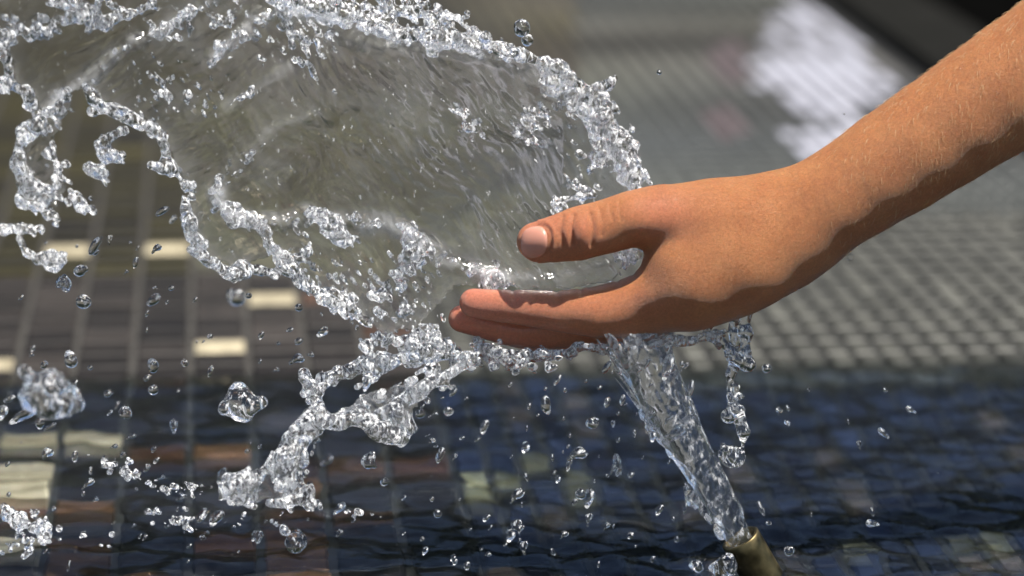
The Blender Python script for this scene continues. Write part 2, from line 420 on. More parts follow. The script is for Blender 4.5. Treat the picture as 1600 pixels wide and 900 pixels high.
# ------------------------------------------------------------------ water over the tiles
def water():
    st = .003
    u = np.arange(-1.0, A_EDGE - .003, st); b0 = .55
    bb = [b0]
    B_END = to_ab(ground(900, 590))[1]
    while bb[-1] < B_END + .06: bb.append(bb[-1] + .003)
    bb = np.array(bb)
    A, B = np.meshgrid(u, bb, indexing='ij')
    H = np.zeros_like(A); r = np.random.default_rng(3)
    nearw = 1 / (1 + np.exp((B - to_ab(ground(900, 600))[1]) / .05))
    for _ in range(110):
        lam = 10**r.uniform(math.log10(.011), math.log10(.065)); th = r.normal(0, 1.05) + math.pi / 2
        kx, ky = math.cos(th) * 2 * math.pi / lam, math.sin(th) * 2 * math.pi / lam
        amp = .0125 * lam / 2 / math.pi * 2.4
        ph = r.uniform(0, 6.28)
        H += amp * np.sin(kx * A + ky * B + ph + 1.2 * np.sin(3.1 * A / lam * .15 + ph)) * (.35 + .65 * nearw)
    # rings around the nozzle
    na, nb = to_ab(ground(1200, 905)); d = np.hypot(A - na, B - nb)
    H += .0010 * np.exp(-d / .05) * np.sin(d * 2 * math.pi / .016)
    P = A[..., None] * E_A + B[..., None] * E_B; P[..., 2] = .007 + np.clip(H, -.0045, .006)
    P[..., 2] = P[..., 2] * np.clip((B_END + .03 - B) / .06, -.25, 1) - .0012 * (B > B_END)
    n, m = A.shape; I = np.arange(n * m).reshape(n, m)
    F = np.stack([I[:-1, :-1], I[1:, :-1], I[1:, 1:], I[:-1, 1:]], -1).reshape(-1, 4)
    tag(link('water', mesh('water', P.reshape(-1, 3), F), M_POOL), kind='structure')
water()

# ------------------------------------------------------------------ brass nozzle
m, N, L, P = new_mat('aged_brass')
P.inputs['Metallic'].default_value = 1; P.inputs['Roughness'].default_value = .42
t = N.new('ShaderNodeTexCoord'); n = N.new('ShaderNodeTexNoise'); n.inputs['Scale'].default_value = 140; n.inputs['Detail'].default_value = 7
L.new(t.outputs['Object'], n.inputs['Vector']); r = ramp(N, [(.3, (.085, .066, .032)), (.7, (.19, .15, .075))]); L.new(n.outputs['Fac'], r.inputs[0]); L.new(r.outputs[0], P.inputs['Base Color'])
r2 = ramp(N, [(.3, (.3, .3, .3)), (.7, (.55, .55, .55))]); L.new(n.outputs['Fac'], r2.inputs[0]); L.new(r2.outputs[0], P.inputs['Roughness'])
b = N.new('ShaderNodeBump'); b.inputs['Strength'].default_value = .12; b.inputs['Distance'].default_value = .001; L.new(n.outputs['Fac'], b.inputs['Height']); L.new(b.outputs[0], P.inputs['Normal'])
M_BRASS = m
def lathe(prof, seg=64):
    v, f = [], []
    for r_, z_ in prof:
        for s_ in range(seg):
            a_ = 2 * math.pi * s_ / seg; v.append((r_ * math.cos(a_), r_ * math.sin(a_), z_))
    for i in range(len(prof) - 1):
        for s_ in range(seg): f.append((i * seg + s_, i * seg + (s_ + 1) % seg, (i + 1) * seg + (s_ + 1) % seg, (i + 1) * seg + s_))
    return v, f
NEAR_N = .0
ntop = at(1156, 840, NEAR_N); nbase = at(1212, 940, NEAR_N - .004)
axis = Vector(ntop - nbase) ; axis = (axis + Vector((0, -.006, 0))).normalized()
def nozzle():
    ro, ri = 31.5 * PX, 24 * PX; c = .0005; Lh = .045
    root = empty('brass_nozzle', Vector(ntop)); root.rotation_euler = axis.to_track_quat('Z', 'Y').to_euler()
    tag(root, 'short aged brass pipe nozzle tilted out of the rippled water', 'nozzle')
    v, f = lathe([(ro, -Lh), (ro, -.006), (ro, -.0055), (ro, -c), (ro - c, 0), (ri + c, 0), (ri, -c), (ri, -.03)])
    link('pipe', mesh('pipe', v, f), M_BRASS, root)
    v, f = lathe([(ro + .0001, -Lh), (ro + .006, -Lh), (ro + .007, -Lh + .001), (ro + .007, -Lh + .006), (ro + .006, -Lh + .007), (ro + .0001, -Lh + .007)], 6)
    link('hex_nut', mesh('hex_nut', v, f, False), M_BRASS, root)
nozzle()

# ------------------------------------------------------------------ the arm and hand
def mat_skin():
    m, N, L, P = new_mat('skin')
    t = N.new('ShaderNodeTexCoord')
    big = N.new('ShaderNodeTexNoise'); big.inputs['Scale'].default_value = 60; big.inputs['Detail'].default_value = 7; big.inputs['Roughness'].default_value = .62
    fine = N.new('ShaderNodeTexNoise'); fine.inputs['Scale'].default_value = 900; fine.inputs['Detail'].default_value = 3
    for x in (big, fine): L.new(t.outputs['Object'], x.inputs['Vector'])
    r = ramp(N, [(.3, (.56, .205, .066)), (.7, (.70, .295, .105))]); L.new(big.outputs['Fac'], r.inputs[0])
    at_ = N.new('ShaderNodeAttribute'); at_.attribute_name = 'blush'
    mx = N.new('ShaderNodeMix'); mx.data_type = 'RGBA'; L.new(at_.outputs['Fac'], mx.inputs[0]); L.new(r.outputs[0], mx.inputs[6]); mx.inputs[7].default_value = (.76, .26, .15, 1)
    mul = N.new('ShaderNodeMix'); mul.data_type = 'RGBA'; mul.blend_type = 'MULTIPLY'; mul.inputs[0].default_value = 1
    r2 = ramp(N, [(.3, (.87, .85, .82)), (.7, (1.08, 1.08, 1.08))]); L.new(fine.outputs['Fac'], r2.inputs[0])
    L.new(mx.outputs[2], mul.inputs[6]); L.new(r2.outputs[0], mul.inputs[7])
    mul2 = N.new('ShaderNodeMix'); mul2.data_type = 'RGBA'; mul2.blend_type = 'MULTIPLY'; mul2.inputs[0].default_value = 1
    L.new(mul.outputs[2], mul2.inputs[6]); L.new(mul2.outputs[2], P.inputs['Base Color'])
    P.inputs['Subsurface Weight'].default_value = .35
    P.inputs['Subsurface Radius'].default_value = (1.0, .35, .18); P.inputs['Subsurface Scale'].default_value = .0030
    P.inputs['Roughness'].default_value = .52; P.inputs['Specular IOR Level'].default_value = .5
    P.inputs['Sheen Weight'].default_value = .05; P.inputs['Sheen Roughness'].default_value = .35; P.inputs['Coat IOR'].default_value = 1.33; P.inputs['Coat Roughness'].default_value = .12
    wt = N.new('ShaderNodeAttribute'); wt.attribute_name = 'wet'; L.new(wt.outputs['Fac'], P.inputs['Coat Weight'])
    wn_ = N.new('ShaderNodeTexNoise'); wn_.inputs['Scale'].default_value = 130; wn_.inputs['Detail'].default_value = 2; L.new(t.outputs['Object'], wn_.inputs['Vector'])
    wb_ = N.new('ShaderNodeBump'); wb_.inputs['Strength'].default_value = .6; wb_.inputs['Distance'].default_value = .0015; L.new(wn_.outputs['Fac'], wb_.inputs['Height']); L.new(wb_.outputs[0], P.inputs['Coat Normal'])
    vo = N.new('ShaderNodeTexVoronoi'); vo.feature = 'DISTANCE_TO_EDGE'
    mp = N.new('ShaderNodeMapping'); mp.inputs['Rotation'].default_value = (0, 0, R(-25)); mp.inputs['Scale'].default_value = (820, 480, 620)
    ds = N.new('ShaderNodeTexNoise'); ds.inputs['Scale'].default_value = 500
    L.new(t.outputs['Object'], ds.inputs['Vector'])
    ad = N.new('ShaderNodeVectorMath'); ad.operation = 'MULTIPLY_ADD'; ad.inputs[1].default_value = (.0012,) * 3
    L.new(ds.outputs['Color'], ad.inputs[0]); L.new(t.outputs['Object'], ad.inputs[2]); L.new(ad.outputs[0], mp.inputs[0]); L.new(mp.outputs[0], vo.inputs['Vector'])
    cr = ramp(N, [(0, (0, 0, 0)), (.22, (1, 1, 1))]); L.new(vo.outputs['Distance'], cr.inputs[0])
    cr2 = ramp(N, [(0, (.78, .70, .64)), (.16, (1, 1, 1))]); L.new(vo.outputs['Distance'], cr2.inputs[0]); L.new(cr2.outputs[0], mul2.inputs[7])  # skin creases also darkened in the base colour, as shading
    b = N.new('ShaderNodeBump'); b.inputs['Strength'].default_value = 1.0; b.inputs['Distance'].default_value = .0007; L.new(cr.outputs[0], b.inputs['Height'])
    b2 = N.new('ShaderNodeBump'); b2.inputs['Strength'].default_value = .28; b2.inputs['Distance'].default_value = .0007
    mid = N.new('ShaderNodeTexNoise'); mid.inputs['Scale'].default_value = 260; mid.inputs['Detail'].default_value = 4; L.new(t.outputs['Object'], mid.inputs['Vector'])
    L.new(mid.outputs['Fac'], b2.inputs['Height']); L.new(b.outputs[0], b2.inputs['Normal']); L.new(b2.outputs[0], P.inputs['Normal'])
    return m
M_SKIN = mat_skin()
def c4(*p): return (p[0], -p[1], p[2], p[3] + (3.0 if p[3] > 38 else 1.6))
HF = Field((690, -590, -260), (2460, 560, 190), 3.2, .10)
def build_hand_field():
    H = HF
    # forearm, elbow end far outside the picture
    H.chain([c4(2330, -372, -40, 128), c4(2017, -154, -25, 118), c4(1800, -12, -18, 108), c4(1600, 122, -12, 98), c4(1500, 188, -10, 92), c4(1400, 253, -8, 86), c4(1318, 306, -8, 79), c4(1240, 352, -14, 80)], 1.0)
    # metacarpals of index .. little finger
    H.chain([c4(1240, 352, -10, 76), c4(1160, 404, 10, 86), c4(1080, 442, 16, 78), c4(1000, 480, 4, 40)], 1.1)
    H.chain([c4(1240, 365, -30, 68), c4(1100, 430, -50, 70), c4(1005, 487, -48, 36)])
    H.chain([c4(1235, 375, -50, 62), c4(1100, 430, -95, 66), c4(1010, 488, -95, 34)])
    H.chain([c4(1230, 385, -65, 55), c4(1110, 435, -130, 58), c4(1020, 488, -135, 40)])
    # index
    H.chain([c4(1040, 470, 0, 40), c4(1000, 477, 2, 43), c4(930, 488, 8, 38), c4(872, 486, 12, 30.5), c4(800, 480, 10, 25.5), c4(741, 473, 6, 21.5)], 1, .24)
    # middle
    H.chain([c4(1005, 487, -48, 48), c4(930, 502, -48, 36), c4(860, 518, -44, 27), c4(790, 515, -40, 24), c4(722, 498, -38, 20.5)], 1, .24)
    # ring
    H.chain([c4(1010, 488, -95, 42), c4(930, 505, -98, 33), c4(865, 518, -96, 27), c4(805, 520, -94, 23), c4(752, 508, -94, 19.5)], 1, .16)
    # little
    H.chain([c4(1020, 488, -135, 38), c4(950, 512, -142, 28), c4(895, 528, -142, 23), c4(850, 532, -140, 20), c4(812, 528, -140, 17)], 1, .16)
    # thumb
    H.chain([c4(1200, 350, -28, 78), c4(1110, 346, -10, 68), c4(1040, 337, 14, 48), c4(985, 343, 32, 41), c4(935, 357, 40, 39), c4(902, 366, 42, 39), c4(868, 373, 43, 35), c4(838, 379, 42, 29.5)], 1, .14)
    H.chain([c4(1046, 402, 6, 27), c4(1100, 398, 12, 44), c4(1170, 385, 6, 60)])
build_hand_field()
HG = HF.dist()
def skin_w(px, py):
    """height towards the camera of the hand's surface at a photograph pixel"""
    i = int(round((px - HF.lo[0]) / HF.vox)); j = int(round((-py - HF.lo[1]) / HF.vox))
    col = HG[i, j]; ks = np.nonzero(col > 0)[0]
    if not len(ks): return None
    k = ks[-1]
    t = col[k] / (col[k] - col[k + 1])
    return HF.lo[2] + (k + t) * HF.vox
def hand():
    V, Q = HF.nets(HG); V = relax(V, Q, 3, .5)
    V2 = relax(V, Q, 260, .5); bl = None
    k_ = np.clip((V[:, 0] - (1015 - 85 * np.clip((-V[:, 1] - 390) / 75, 0, 1))) / 70, 0, 1)[:, None]; V = V * (1 - k_) + V2 * k_
    # refine once so that folds and creases hold
    key = np.concatenate([np.sort(Q[:, [i, (i + 1) % 4]], 1) for i in range(4)]); code = key[:, 0].astype(np.int64) * len(V) + key[:, 1]
    uq, inv = np.unique(code, return_inverse=True); n0 = len(V); em = (V[uq // n0] + V[uq % n0]) / 2; fc = V[Q].mean(1)
    ei = (inv.reshape(4, -1) + n0).T; fi = np.arange(len(Q)) + n0 + len(uq)
    V = np.concatenate([V, em, fc])
    Q = np.concatenate([np.stack([Q[:, i], ei[:, i], fi, ei[:, (i + 3) % 4]], 1) for i in range(4)])
    V = relax(V, Q, 2, .5)
    g = np.gradient(HG, HF.vox)
    I = np.clip(np.round((V - HF.lo) / HF.vox).astype(int), 0, HF.n - 1)
    Nn = -np.stack([x[tuple(I.T)] for x in g], 1); Nn /= np.linalg.norm(Nn, axis=1)[:, None] + 1e-9
    x, y, z = V[:, 0], -V[:, 1], V[:, 2]
    d = np.zeros(len(V))
    def line(pts, depth, wid, zmin=-1e9):
        P = np.array(pts, float); best = np.full(len(V), 1e9); 
        for p, q in zip(P[:-1], P[1:]):
            e = q - p; t_ = np.clip(((x - p[0]) * e[0] + (y - p[1]) * e[1]) / (e @ e), 0, 1)
            best = np.minimum(best, np.hypot(x - p[0] - t_ * e[0], y - p[1] - t_ * e[1]))
        return -depth * np.exp(-(best / wid)**2) * (z > zmin)
    # thumb knuckle folds
    front = 20
    for pts, dp, wd in [(((895, 338), (891, 358), (893, 382)), 3.2, 3.8), (((921, 336), (925, 358), (923, 384)), 3.4, 3.8),
                        (((935, 328), (940, 350), (938, 368)), 1.6, 3.4), (((878, 340), (874, 362), (880, 386)), 2.6, 4),
                        (((950, 322), (955, 345)), 1.0, 3.2), (((965, 318), (968, 345)), 1.2, 3)]:
        d += line(pts, dp, wd, front)
    d += 5.0 * np.exp(-((x - 908) / 12)**2 - ((y - 362) / 24)**2) * (z > front)
    d += 2.0 * np.exp(-((x - 883) / 6)**2 - ((y - 366) / 22)**2) * (z > front)
    # nail fold: a groove around the plate
    e = ((np.abs(x - 836) / 24)**2.6 + (np.abs(y - 379 + (x - 836) * .12) / 26)**2.6)**(1 / 2.6)
    d += (-1.6 * np.exp(-((e - 1.0) / .10)**2) + 1.6 * np.exp(-((e - 1.22) / .14)**2) * (x > 840)) * (z > front)
    # knuckle, tendon and wrist relief
    d += line(((985, 345), (1060, 345), (1160, 330)), -3.0, 22, 0)
    d += 3 * np.exp(-((x - 1010) / 40)**2 - ((y - 465) / 25)**2) * (z > 0)
    for q in range(9):
        xx = 1215 + q * 13 + rng.uniform(-5, 5); d += line(((xx, 255 - q * 5), (xx + 18, 300 - q * 4), (xx + 30, 345 - q * 3)), rng.uniform(.05, .35), rng.uniform(2.4, 5), 0)
    # flexion creases of the index on its palm side
    for xx, yy in ((800, 458), (868, 460), (905, 452), (962, 436), (986, 424)): d += line(((xx, yy - 14), (xx + 3, yy + 8)), 2.0, 4)
    # uneven flesh
    d += .6 * np.sin(x * .021 + y * .013) * np.sin(y * .027 - z * .02) + .5 * np.sin(x * .06 - y * .05 + z * .04)
    V2 = V + Nn * d[:, None]
    blush = (np.exp(-((x - 905) / 40)**2 - ((y - 362) / 40)**2) * .5 + np.exp(-((x - 1030) / 55)**2 - ((y - 335) / 40)**2) * .55
             + np.clip((1000 - x) / 260, 0, 1) * (y > 420) * 1.0 + np.exp(-((x - 830) / 40)**2) * (y < 420) * .7 + np.exp(-((x - 1000) / 60)**2 - ((y - 470) / 50)**2) * .25)
    org = at(1100, 420)
    me = mesh('person', place(V2, org), Q)
    a_ = me.attributes.new('blush', 'FLOAT', 'POINT'); a_.data.foreach_set('value', np.clip(blush, 0, 1).astype(np.float32))
    a_ = me.attributes.new('wet', 'FLOAT', 'POINT'); a_.data.foreach_set('value', np.clip(np.clip((y - 440 + .42 * np.clip(x - 1050, 0, None)) / 60, 0, 1) * (x < 1420) * (.6 + .9 * vnoise(x / 30, y / 18, 90)) + .6 * (x < 1000) * (y > 425), 0, 1).astype(np.float32))
    o = link('person', me, M_SKIN); o.location = Vector(org)
    tag(o, 'bare tanned left arm with open cupped hand splashing the water jet', 'person')
    # the thumbnail
    m, N, L, P = new_mat('nail'); P.inputs['Base Color'].default_value = (.50, .23, .16, 1); P.inputs['Roughness'].default_value = .38
    P.inputs['Subsurface Weight'].default_value = .3; P.inputs['Subsurface Radius'].default_value = (1, .4, .3); P.inputs['Subsurface Scale'].default_value = .002
    sm = [(px, py, skin_w(px, py)) for px in range(816, 858, 3) for py in range(356, 404, 3)]; sm = np.array([q for q in sm if q[2] is not None])
    basis = lambda px, py: np.stack([np.ones_like(px), px, py, px * px, px * py, py * py], -1)
    cf = np.linalg.lstsq(basis((sm[:, 0] - 835) / 25, (sm[:, 1] - 379) / 25), sm[:, 2], rcond=None)[0]
    nail_fit = lambda px, py: basis(np.array((px - 835) / 25), np.array((py - 379) / 25)) @ cf
    vs, fs = [], []; nr, ns = 14, 56
    for i in range(nr + 1):
        for s_ in range(ns):
            a = 2 * math.pi * s_ / ns; q = i / nr
            ca, sa = math.cos(a), math.sin(a)
            rad = 1 / (abs(ca)**2.6 + abs(sa)**2.6)**(1 / 2.6)
            px = 834 + 20.5 * q * rad * ca; py = 379 + 24 * q * rad * sa - (px - 836) * .12
            w0 = float(nail_fit(px, py))
            vs.append((px, -py, w0 + 1.2 * (1 - q**4) - 2.2 * q**12 + 2.6))
    for i in range(nr):
        for s_ in range(ns): fs.append((i * ns + s_, (i + 1) * ns + s_, (i + 1) * ns + (s_ + 1) % ns, i * ns + (s_ + 1) % ns))
    link('thumbnail', mesh('thumbnail', place(vs, org), fs), m, o)
    # fine blond hair
    mh, N, L, P = new_mat('blond_hair'); P.inputs['Base Color'].default_value = (.66, .43, .22, 1); P.inputs['Roughness'].default_value = .3
    sel = np.nonzero((x > 1235) & (x < 1900) & (z > -70))[0]
    pr = np.clip((x[sel] - 1235) / 220, .05, 1) ; sel = sel[rng.random(len(sel)) < .0095 * pr]
    hv, hf = [], []; nb = 0
    axis_d = np.array((.834, .552, 0))
    for i in sel:
        nrm = Nn[i]; dirn = -axis_d * .25 + np.array((.15, -.55, .1)) + rng.normal(0, .14, 3)
        dirn -= nrm * (dirn @ nrm); dirn /= np.linalg.norm(dirn) + 1e-6
        ln = rng.uniform(6, 18); wd = rng.uniform(.22, .36)
        side = np.cross(nrm, dirn)
        for q in range(4):
            t_ = q / 3; c = V2[i] + dirn * ln * t_ + nrm * (ln * (.45 * t_ - .35 * t_ * t_)) + side * (t_ * t_ * rng.normal(0, 1.2))
            ww = wd * (1 - .75 * t_)
            hv += [c + side * ww, c - side * .5 * ww + nrm * ww * .8, c - side * .5 * ww - nrm * ww * .8]
        for q in range(3):
            for s_ in range(3): hf.append((nb + q * 3 + s_, nb + q * 3 + (s_ + 1) % 3, nb + q * 3 + 3 + (s_ + 1) % 3, nb + q * 3 + 3 + s_))
        nb += 12
    tag(link('arm_hair', mesh('arm_hair', place(np.array(hv), org), hf), mh, o), kind='stuff')
hand()

# ------------------------------------------------------------------ unseen trees, added and shaped to darken the water's reflections
def tree_parts():
    r = np.random.default_rng(11); v, f = [], []
    lobes = [(r.normal(0, 1.3), r.normal(0, 1.3), r.uniform(.5, 7.0), r.uniform(1.0, 1.9)) for _ in range(30)]
    nb = 0
    for cx, cy_, cz, rr in lobes:
        for _ in range(150):
            d = r.normal(0, 1, 3); d /= np.linalg.norm(d); c = np.array((cx, cy_, cz)) + d * rr * r.uniform(.55, 1.05)
            a = r.normal(0, 1, 3); a /= np.linalg.norm(a); b_ = np.cross(a, r.normal(0, 1, 3)); b_ /= np.linalg.norm(b_); sz = r.uniform(.12, .3)
            v += [c - a * sz, c + b_ * sz * .5, c + a * sz, c - b_ * sz * .5]; f.append((nb, nb + 1, nb + 2, nb + 3)); nb += 4
    crown = mesh('crown', v, f, False); crown.materials.append(M_LEAF)
    tv, tf = lathe([(.30, 0), (.22, .5), (.17, 2), (.12, 4), (.04, 6.5)], 12)
    for _ in range(7):
        pass
    trunk = mesh('trunk', tv, tf); trunk.materials.append(M_BARK)
    return crown, trunk
CROWN, TRUNK = tree_parts()
for i, (x, y, sc) in enumerate([(-7.5, 9.5, 1.05), (-4.6, 10.5, 1.15), (-1.9, 10.0, 1.1), (.8, 10.8, 1.2), (3.4, 10.2, 1.05), (6.2, 10.9, 1.2), (9.0, 9.6, 1.1), (-10.5, 8.4, 1.1), (-6.0, 13.5, 1.4), (-2.8, 13.2, 1.5), (1.5, 13.6, 1.45), (5.0, 13.4, 1.5)]):
    t = empty('tree', (x, y, -.03)); t.scale = (sc * 1.1, sc * 1.1, sc * .36); t.rotation_euler.z = i * 1.7
    tag(t, 'leafy green tree added beyond the fountain, out of view, for the water to reflect', 'tree', 'added trees beyond the fountain')
    link('crown', CROWN, None, t); link('trunk', TRUNK, None, t)

# ------------------------------------------------------------------ noise for the water
def ray_place(V, origin):
    V = np.asarray(V, float); z = DH - V[:, 2] * PX
    P = CAM + z[:, None] * (FW + RT * ((V[:, 0] - 800) / FPX)[:, None] + UP * ((450 + V[:, 1]) / FPX)[:, None])
    return P - np.asarray(origin)
def zs(x, y):
    """how far the fan of water leans towards the camera (y is up)"""
    return -72 + np.clip(880 - x, 0, None) * .36 + np.clip(-y - 330, 0, 300) * .10 + 26 * np.sin(x * .007 + 1) * np.sin(y * .009)
def resample(pts, step):
    P = np.array(pts, float); seg = np.linalg.norm(np.diff(P, axis=0), axis=1); s_ = np.concatenate([[0], np.cumsum(seg)])
    n = max(2, int(s_[-1] / step)); q = np.linspace(0, s_[-1], n)
    return np.stack([np.interp(q, s_, P[:, i]) for i in range(P.shape[1])], 1)
def beads(F, pts, n, spread, rmin, rmax, seed, core=None, flow=(.6, -.7), stretch=(2, 9), zsp=14):
    """froth along a line: short slanting capsules and balls, joined by a thin core"""
    r = np.random.default_rng(seed); P = resample(pts, 4)
    if core:
        c_ = [(p[0] + r.normal(0, spread * .15), -p[1] + r.normal(0, spread * .15), r.normal(0, zsp * .3), core * r.uniform(.8, 2.3)) for p in P[::4]]
        F.chain(c_)
    cl = r.random(max(2, len(P) // 5)); cl = np.repeat(.15 + cl**1.6 * 1.4, 6)[:len(P)]; cl = np.pad(cl, (0, len(P) - len(cl)), mode='edge'); cw = cl / cl.sum()
    for _ in range(int(n * .72)):
        pi = r.choice(len(P), p=cw); p = P[pi]; sp_ = spread * (.45 + .65 * cl[pi])
        c = np.array((p[0] + r.normal(0, sp_), -p[1] + r.normal(0, sp_), r.normal(0, zsp)))
        rad = rmin + (rmax * 1.15 - rmin) * r.random()**2.4
        d = np.array((flow[0], flow[1], 0)) * r.uniform(*stretch) + r.normal(0, 1.5, 3)
        F.cone(c - d * .5, c + d * .5, rad, rad * r.uniform(.6, 1))
def tube(F, pts, r0, r1, sz=.6):
    P = resample(pts, 14); n = len(P)
    F.chain([(p[0], -p[1], 0, r0 + (r1 - r0) * i / max(1, n - 1)) for i, p in enumerate(P)], sz)

# ------------------------------------------------------------------ the fan of water
FAN_ORG = at(600, 300)
fan = empty('water_splash', Vector(FAN_ORG))
tag(fan, 'wide transparent fan of splashing water with frothy rim thrown up left of the hand', 'water splash')
RIM_R = [(998, 300), (990, 273), (976, 233), (963, 207), (943, 177), (923, 157), (900, 133), (870, 110), (833, 93), (793, 80), (766, 72), (720, 63), (683, 58), (650, 58), (616, 47), (573, 32), (533, 15), (470, 2), (400, -30)]
def sheet_mesh(name, poly, seed, st=2.0, thick=5.0, amp=1.0, folds=(), lean=None, org=None):
    P = np.array(poly, float); P[:, 1] *= -1
    x0, y0 = P.min(0) - st; x1, y1 = P.max(0) + st
    X, Y = np.meshgrid(np.arange(x0, x1, st), np.arange(y0, y1, st), indexing='ij')
    inside = np.zeros(X.shape, bool); dist = np.full(X.shape, 1e9)
    for (ax, ay), (bx, by) in zip(P, np.roll(P, -1, 0)):
        c = (ay > Y) != (by > Y)
        with np.errstate(divide='ignore', invalid='ignore'):
            xi = (bx - ax) * (Y - ay) / (by - ay + 1e-12) + ax
        inside ^= c & (X < xi)
        e2 = (bx - ax)**2 + (by - ay)**2 + 1e-9; t = np.clip(((X - ax) * (bx - ax) + (Y - ay) * (by - ay)) / e2, 0, 1)
        dist = np.minimum(dist, np.hypot(X - ax - t * (bx - ax), Y - ay - t * (by - ay)))
    edge = vnoise(X / 9, Y / 9, seed + 5) * 9 + vnoise(X / 30, Y / 30, seed + 6) * 14
    keep = inside & (dist > 3 + np.abs(edge))
    wr = 1 / (1 + np.exp(-(X - 380) / 60))
    wx = X + 30 * vnoise(X / 80, Y / 80, seed + 60); wy = Y + 30 * vnoise(X / 80, Y / 80, seed + 61)
    fold = np.zeros(X.shape); sheen_amt = np.zeros(X.shape)
    for pts, hgt, wid in folds:
        q_ = np.array(resample(pts, 12)); dd = np.full(X.shape, 1e9)
        for (ax, ay), (bx, by) in zip(q_[:-1], q_[1:]):
            e2 = (bx - ax)**2 + (by - ay)**2 + 1e-9; t = np.clip(((X - ax) * (bx - ax) + (-Y - ay) * (by - ay)) / e2, 0, 1)
            dd = np.minimum(dd, np.hypot(X - ax - t * (bx - ax), -Y - ay - t * (by - ay)))
        dd = dd + 9 * vnoise(X / 30, Y / 30, seed + 70) + 3 * vnoise(X / 9, Y / 9, seed + 71)
        fold += hgt * (.7 + .9 * vnoise(X / 50, Y / 50, seed + 72)) * np.exp(-(dd / wid)**2)
        sheen_amt += (.13 if hgt > 8 else .05) * np.clip(.75 + 1.3 * vnoise(X / 26, Y / 26, seed + 73) + 1.2 * vnoise((wx + wy * .75) / 6, (wx * .75 - wy) / 22, seed + 74), 0, 2) * np.exp(-(dd / (wid * 1.15))**2)  # whitening along the folds paints in their sky reflection
    def side(sd):
        a_ = (wx + wy * .75) ; b_ = (wx * .75 - wy)          # a_ runs across strokes leaning to the right, b_ across the others
        def dirn(ac, al, s_): return wr * vnoise(b_ * 0 + a_ / ac, b_ / al, s_) + (1 - wr) * vnoise(b_ / ac, a_ / al, s_ + 1)
        am_ = .75 + 1.2 * np.clip(vnoise(X / 110, Y / 90, sd + 9) + .1, -.3, .5)
        return amp * am_ * (2.3 * dirn(14, 60, sd) + 1.6 * dirn(7.5, 24, sd + 2) + .8 * dirn(4.5, 11, sd + 4) + 5 * vnoise(wx / 60, wy / 50, sd + 6) + 3.5 * vnoise(wx / 30, wy / 26, sd + 7))
    sheen_amt += .055 * np.clip(vnoise(wx / 70, wy / 55, seed + 75) + .5 * vnoise((wx + wy * .75) / 9, (wx * .75 - wy) / 40, seed + 76), 0, 1) + .08 * np.exp(-dist / 16)  # painted haze lightens the sheet's interior and edges
    th = thick * np.clip(dist / 14, .25, 1) * (.75 + .5 * vnoise(X / 60, Y / 60, seed + 9))
    zc = (lean or zs)(X, Y) + 10 * vnoise(X / 130, Y / 110, seed + 8)
    Zf = zc + th / 2 + fold + side(seed + 20); Zb = np.minimum(zc - th / 2 + .85 * fold + side(seed + 40), Zf - 1.2)
    n, m_ = X.shape; I = np.arange(n * m_).reshape(n, m_)
    q = keep[:-1, :-1] & keep[1:, :-1] & keep[1:, 1:] & keep[:-1, 1:]
    f = np.stack([I[:-1, :-1][q], I[1:, :-1][q], I[1:, 1:][q], I[:-1, 1:][q]], 1)
    fb = f[:, ::-1] + n * m_
    ed = {}
    E = np.concatenate([f[:, [0, 1]], f[:, [1, 2]], f[:, [2, 3]], f[:, [3, 0]]])
    key = np.sort(E, 1); uq, inv, cnt = np.unique(key[:, 0].astype(np.int64) * (n * m_) + key[:, 1], return_inverse=True, return_counts=True)
    B = E[cnt[inv] == 1]
    fe = np.stack([B[:, 1], B[:, 0], B[:, 0] + n * m_, B[:, 1] + n * m_], 1)
    V = np.concatenate([np.stack([X.ravel(), Y.ravel(), Zf.ravel()], 1), np.stack([X.ravel(), Y.ravel(), Zb.ravel()], 1)])
    Fq = np.concatenate([f, fb, fe]); used = np.unique(Fq); rm = np.full(len(V), -1); rm[used] = np.arange(len(used))
    me = mesh(name, ray_place(V[used], FAN_ORG if org is None else org), rm[Fq])
    a_ = me.attributes.new('painted_sheen', 'FLOAT', 'POINT'); a_.data.foreach_set('value', np.clip(np.tile(sheen_amt.ravel(), 2)[used], 0, .6).astype(np.float32))
    return me
main_poly = RIM_R + [(250, -110), (60, -110), (-60, -60), (-60, 60), (0, 84), (14, 103), (20, 133), (45, 148), (55, 170), (66, 190), (100, 160), (137, 140), (150, 158), (180, 176), (205, 188), (232, 197), (252, 213), (258, 240),
    (266, 262), (285, 285), (290, 350), (302, 380), (340, 415), (378, 428), (405, 412), (432, 400), (463, 430), (483, 453), (520, 466), (545, 482), (566, 500), (600, 528), (648, 520), (688, 482), (715, 452), (765, 450), (860, 462), (960, 445), (1006, 395)]
FOLDS = [([(67, 190), (100, 150), (133, 127), (173, 90), (213, 67), (260, 47), (310, 13), (350, -20)], 15, 12),
    ([(333, 93), (363, 67), (383, 43), (407, 27), (467, 22), (533, 28), (590, 40), (650, 62)], 15, 11), ([(355, 168), (400, 140), (450, 105)], 5, 9),
    ([(337, 300), (357, 273), (377, 250), (400, 230), (433, 200), (490, 180)], 7, 12), ([(340, 305), (352, 335), (393, 347), (443, 348), (493, 333), (530, 345), (566, 350), (600, 350), (633, 363), (666, 377), (682, 400), (740, 420), (796, 447)], 14, 11),
    ([(700, 410), (760, 425), (840, 440), (930, 425), (990, 400)], 6, 10), ([(560, 70), (700, 85), (800, 110), (880, 160)], 8, 14)]
link('water_sheet', sheet_mesh('water_sheet', main_poly, 1, folds=FOLDS), M_SHEET, fan)
left_poly = [(63, 187), (100, 155), (128, 140), (105, 190), (90, 220), (96, 262), (112, 292), (90, 330), (45, 318), (30, 280), (27, 245), (36, 215)]
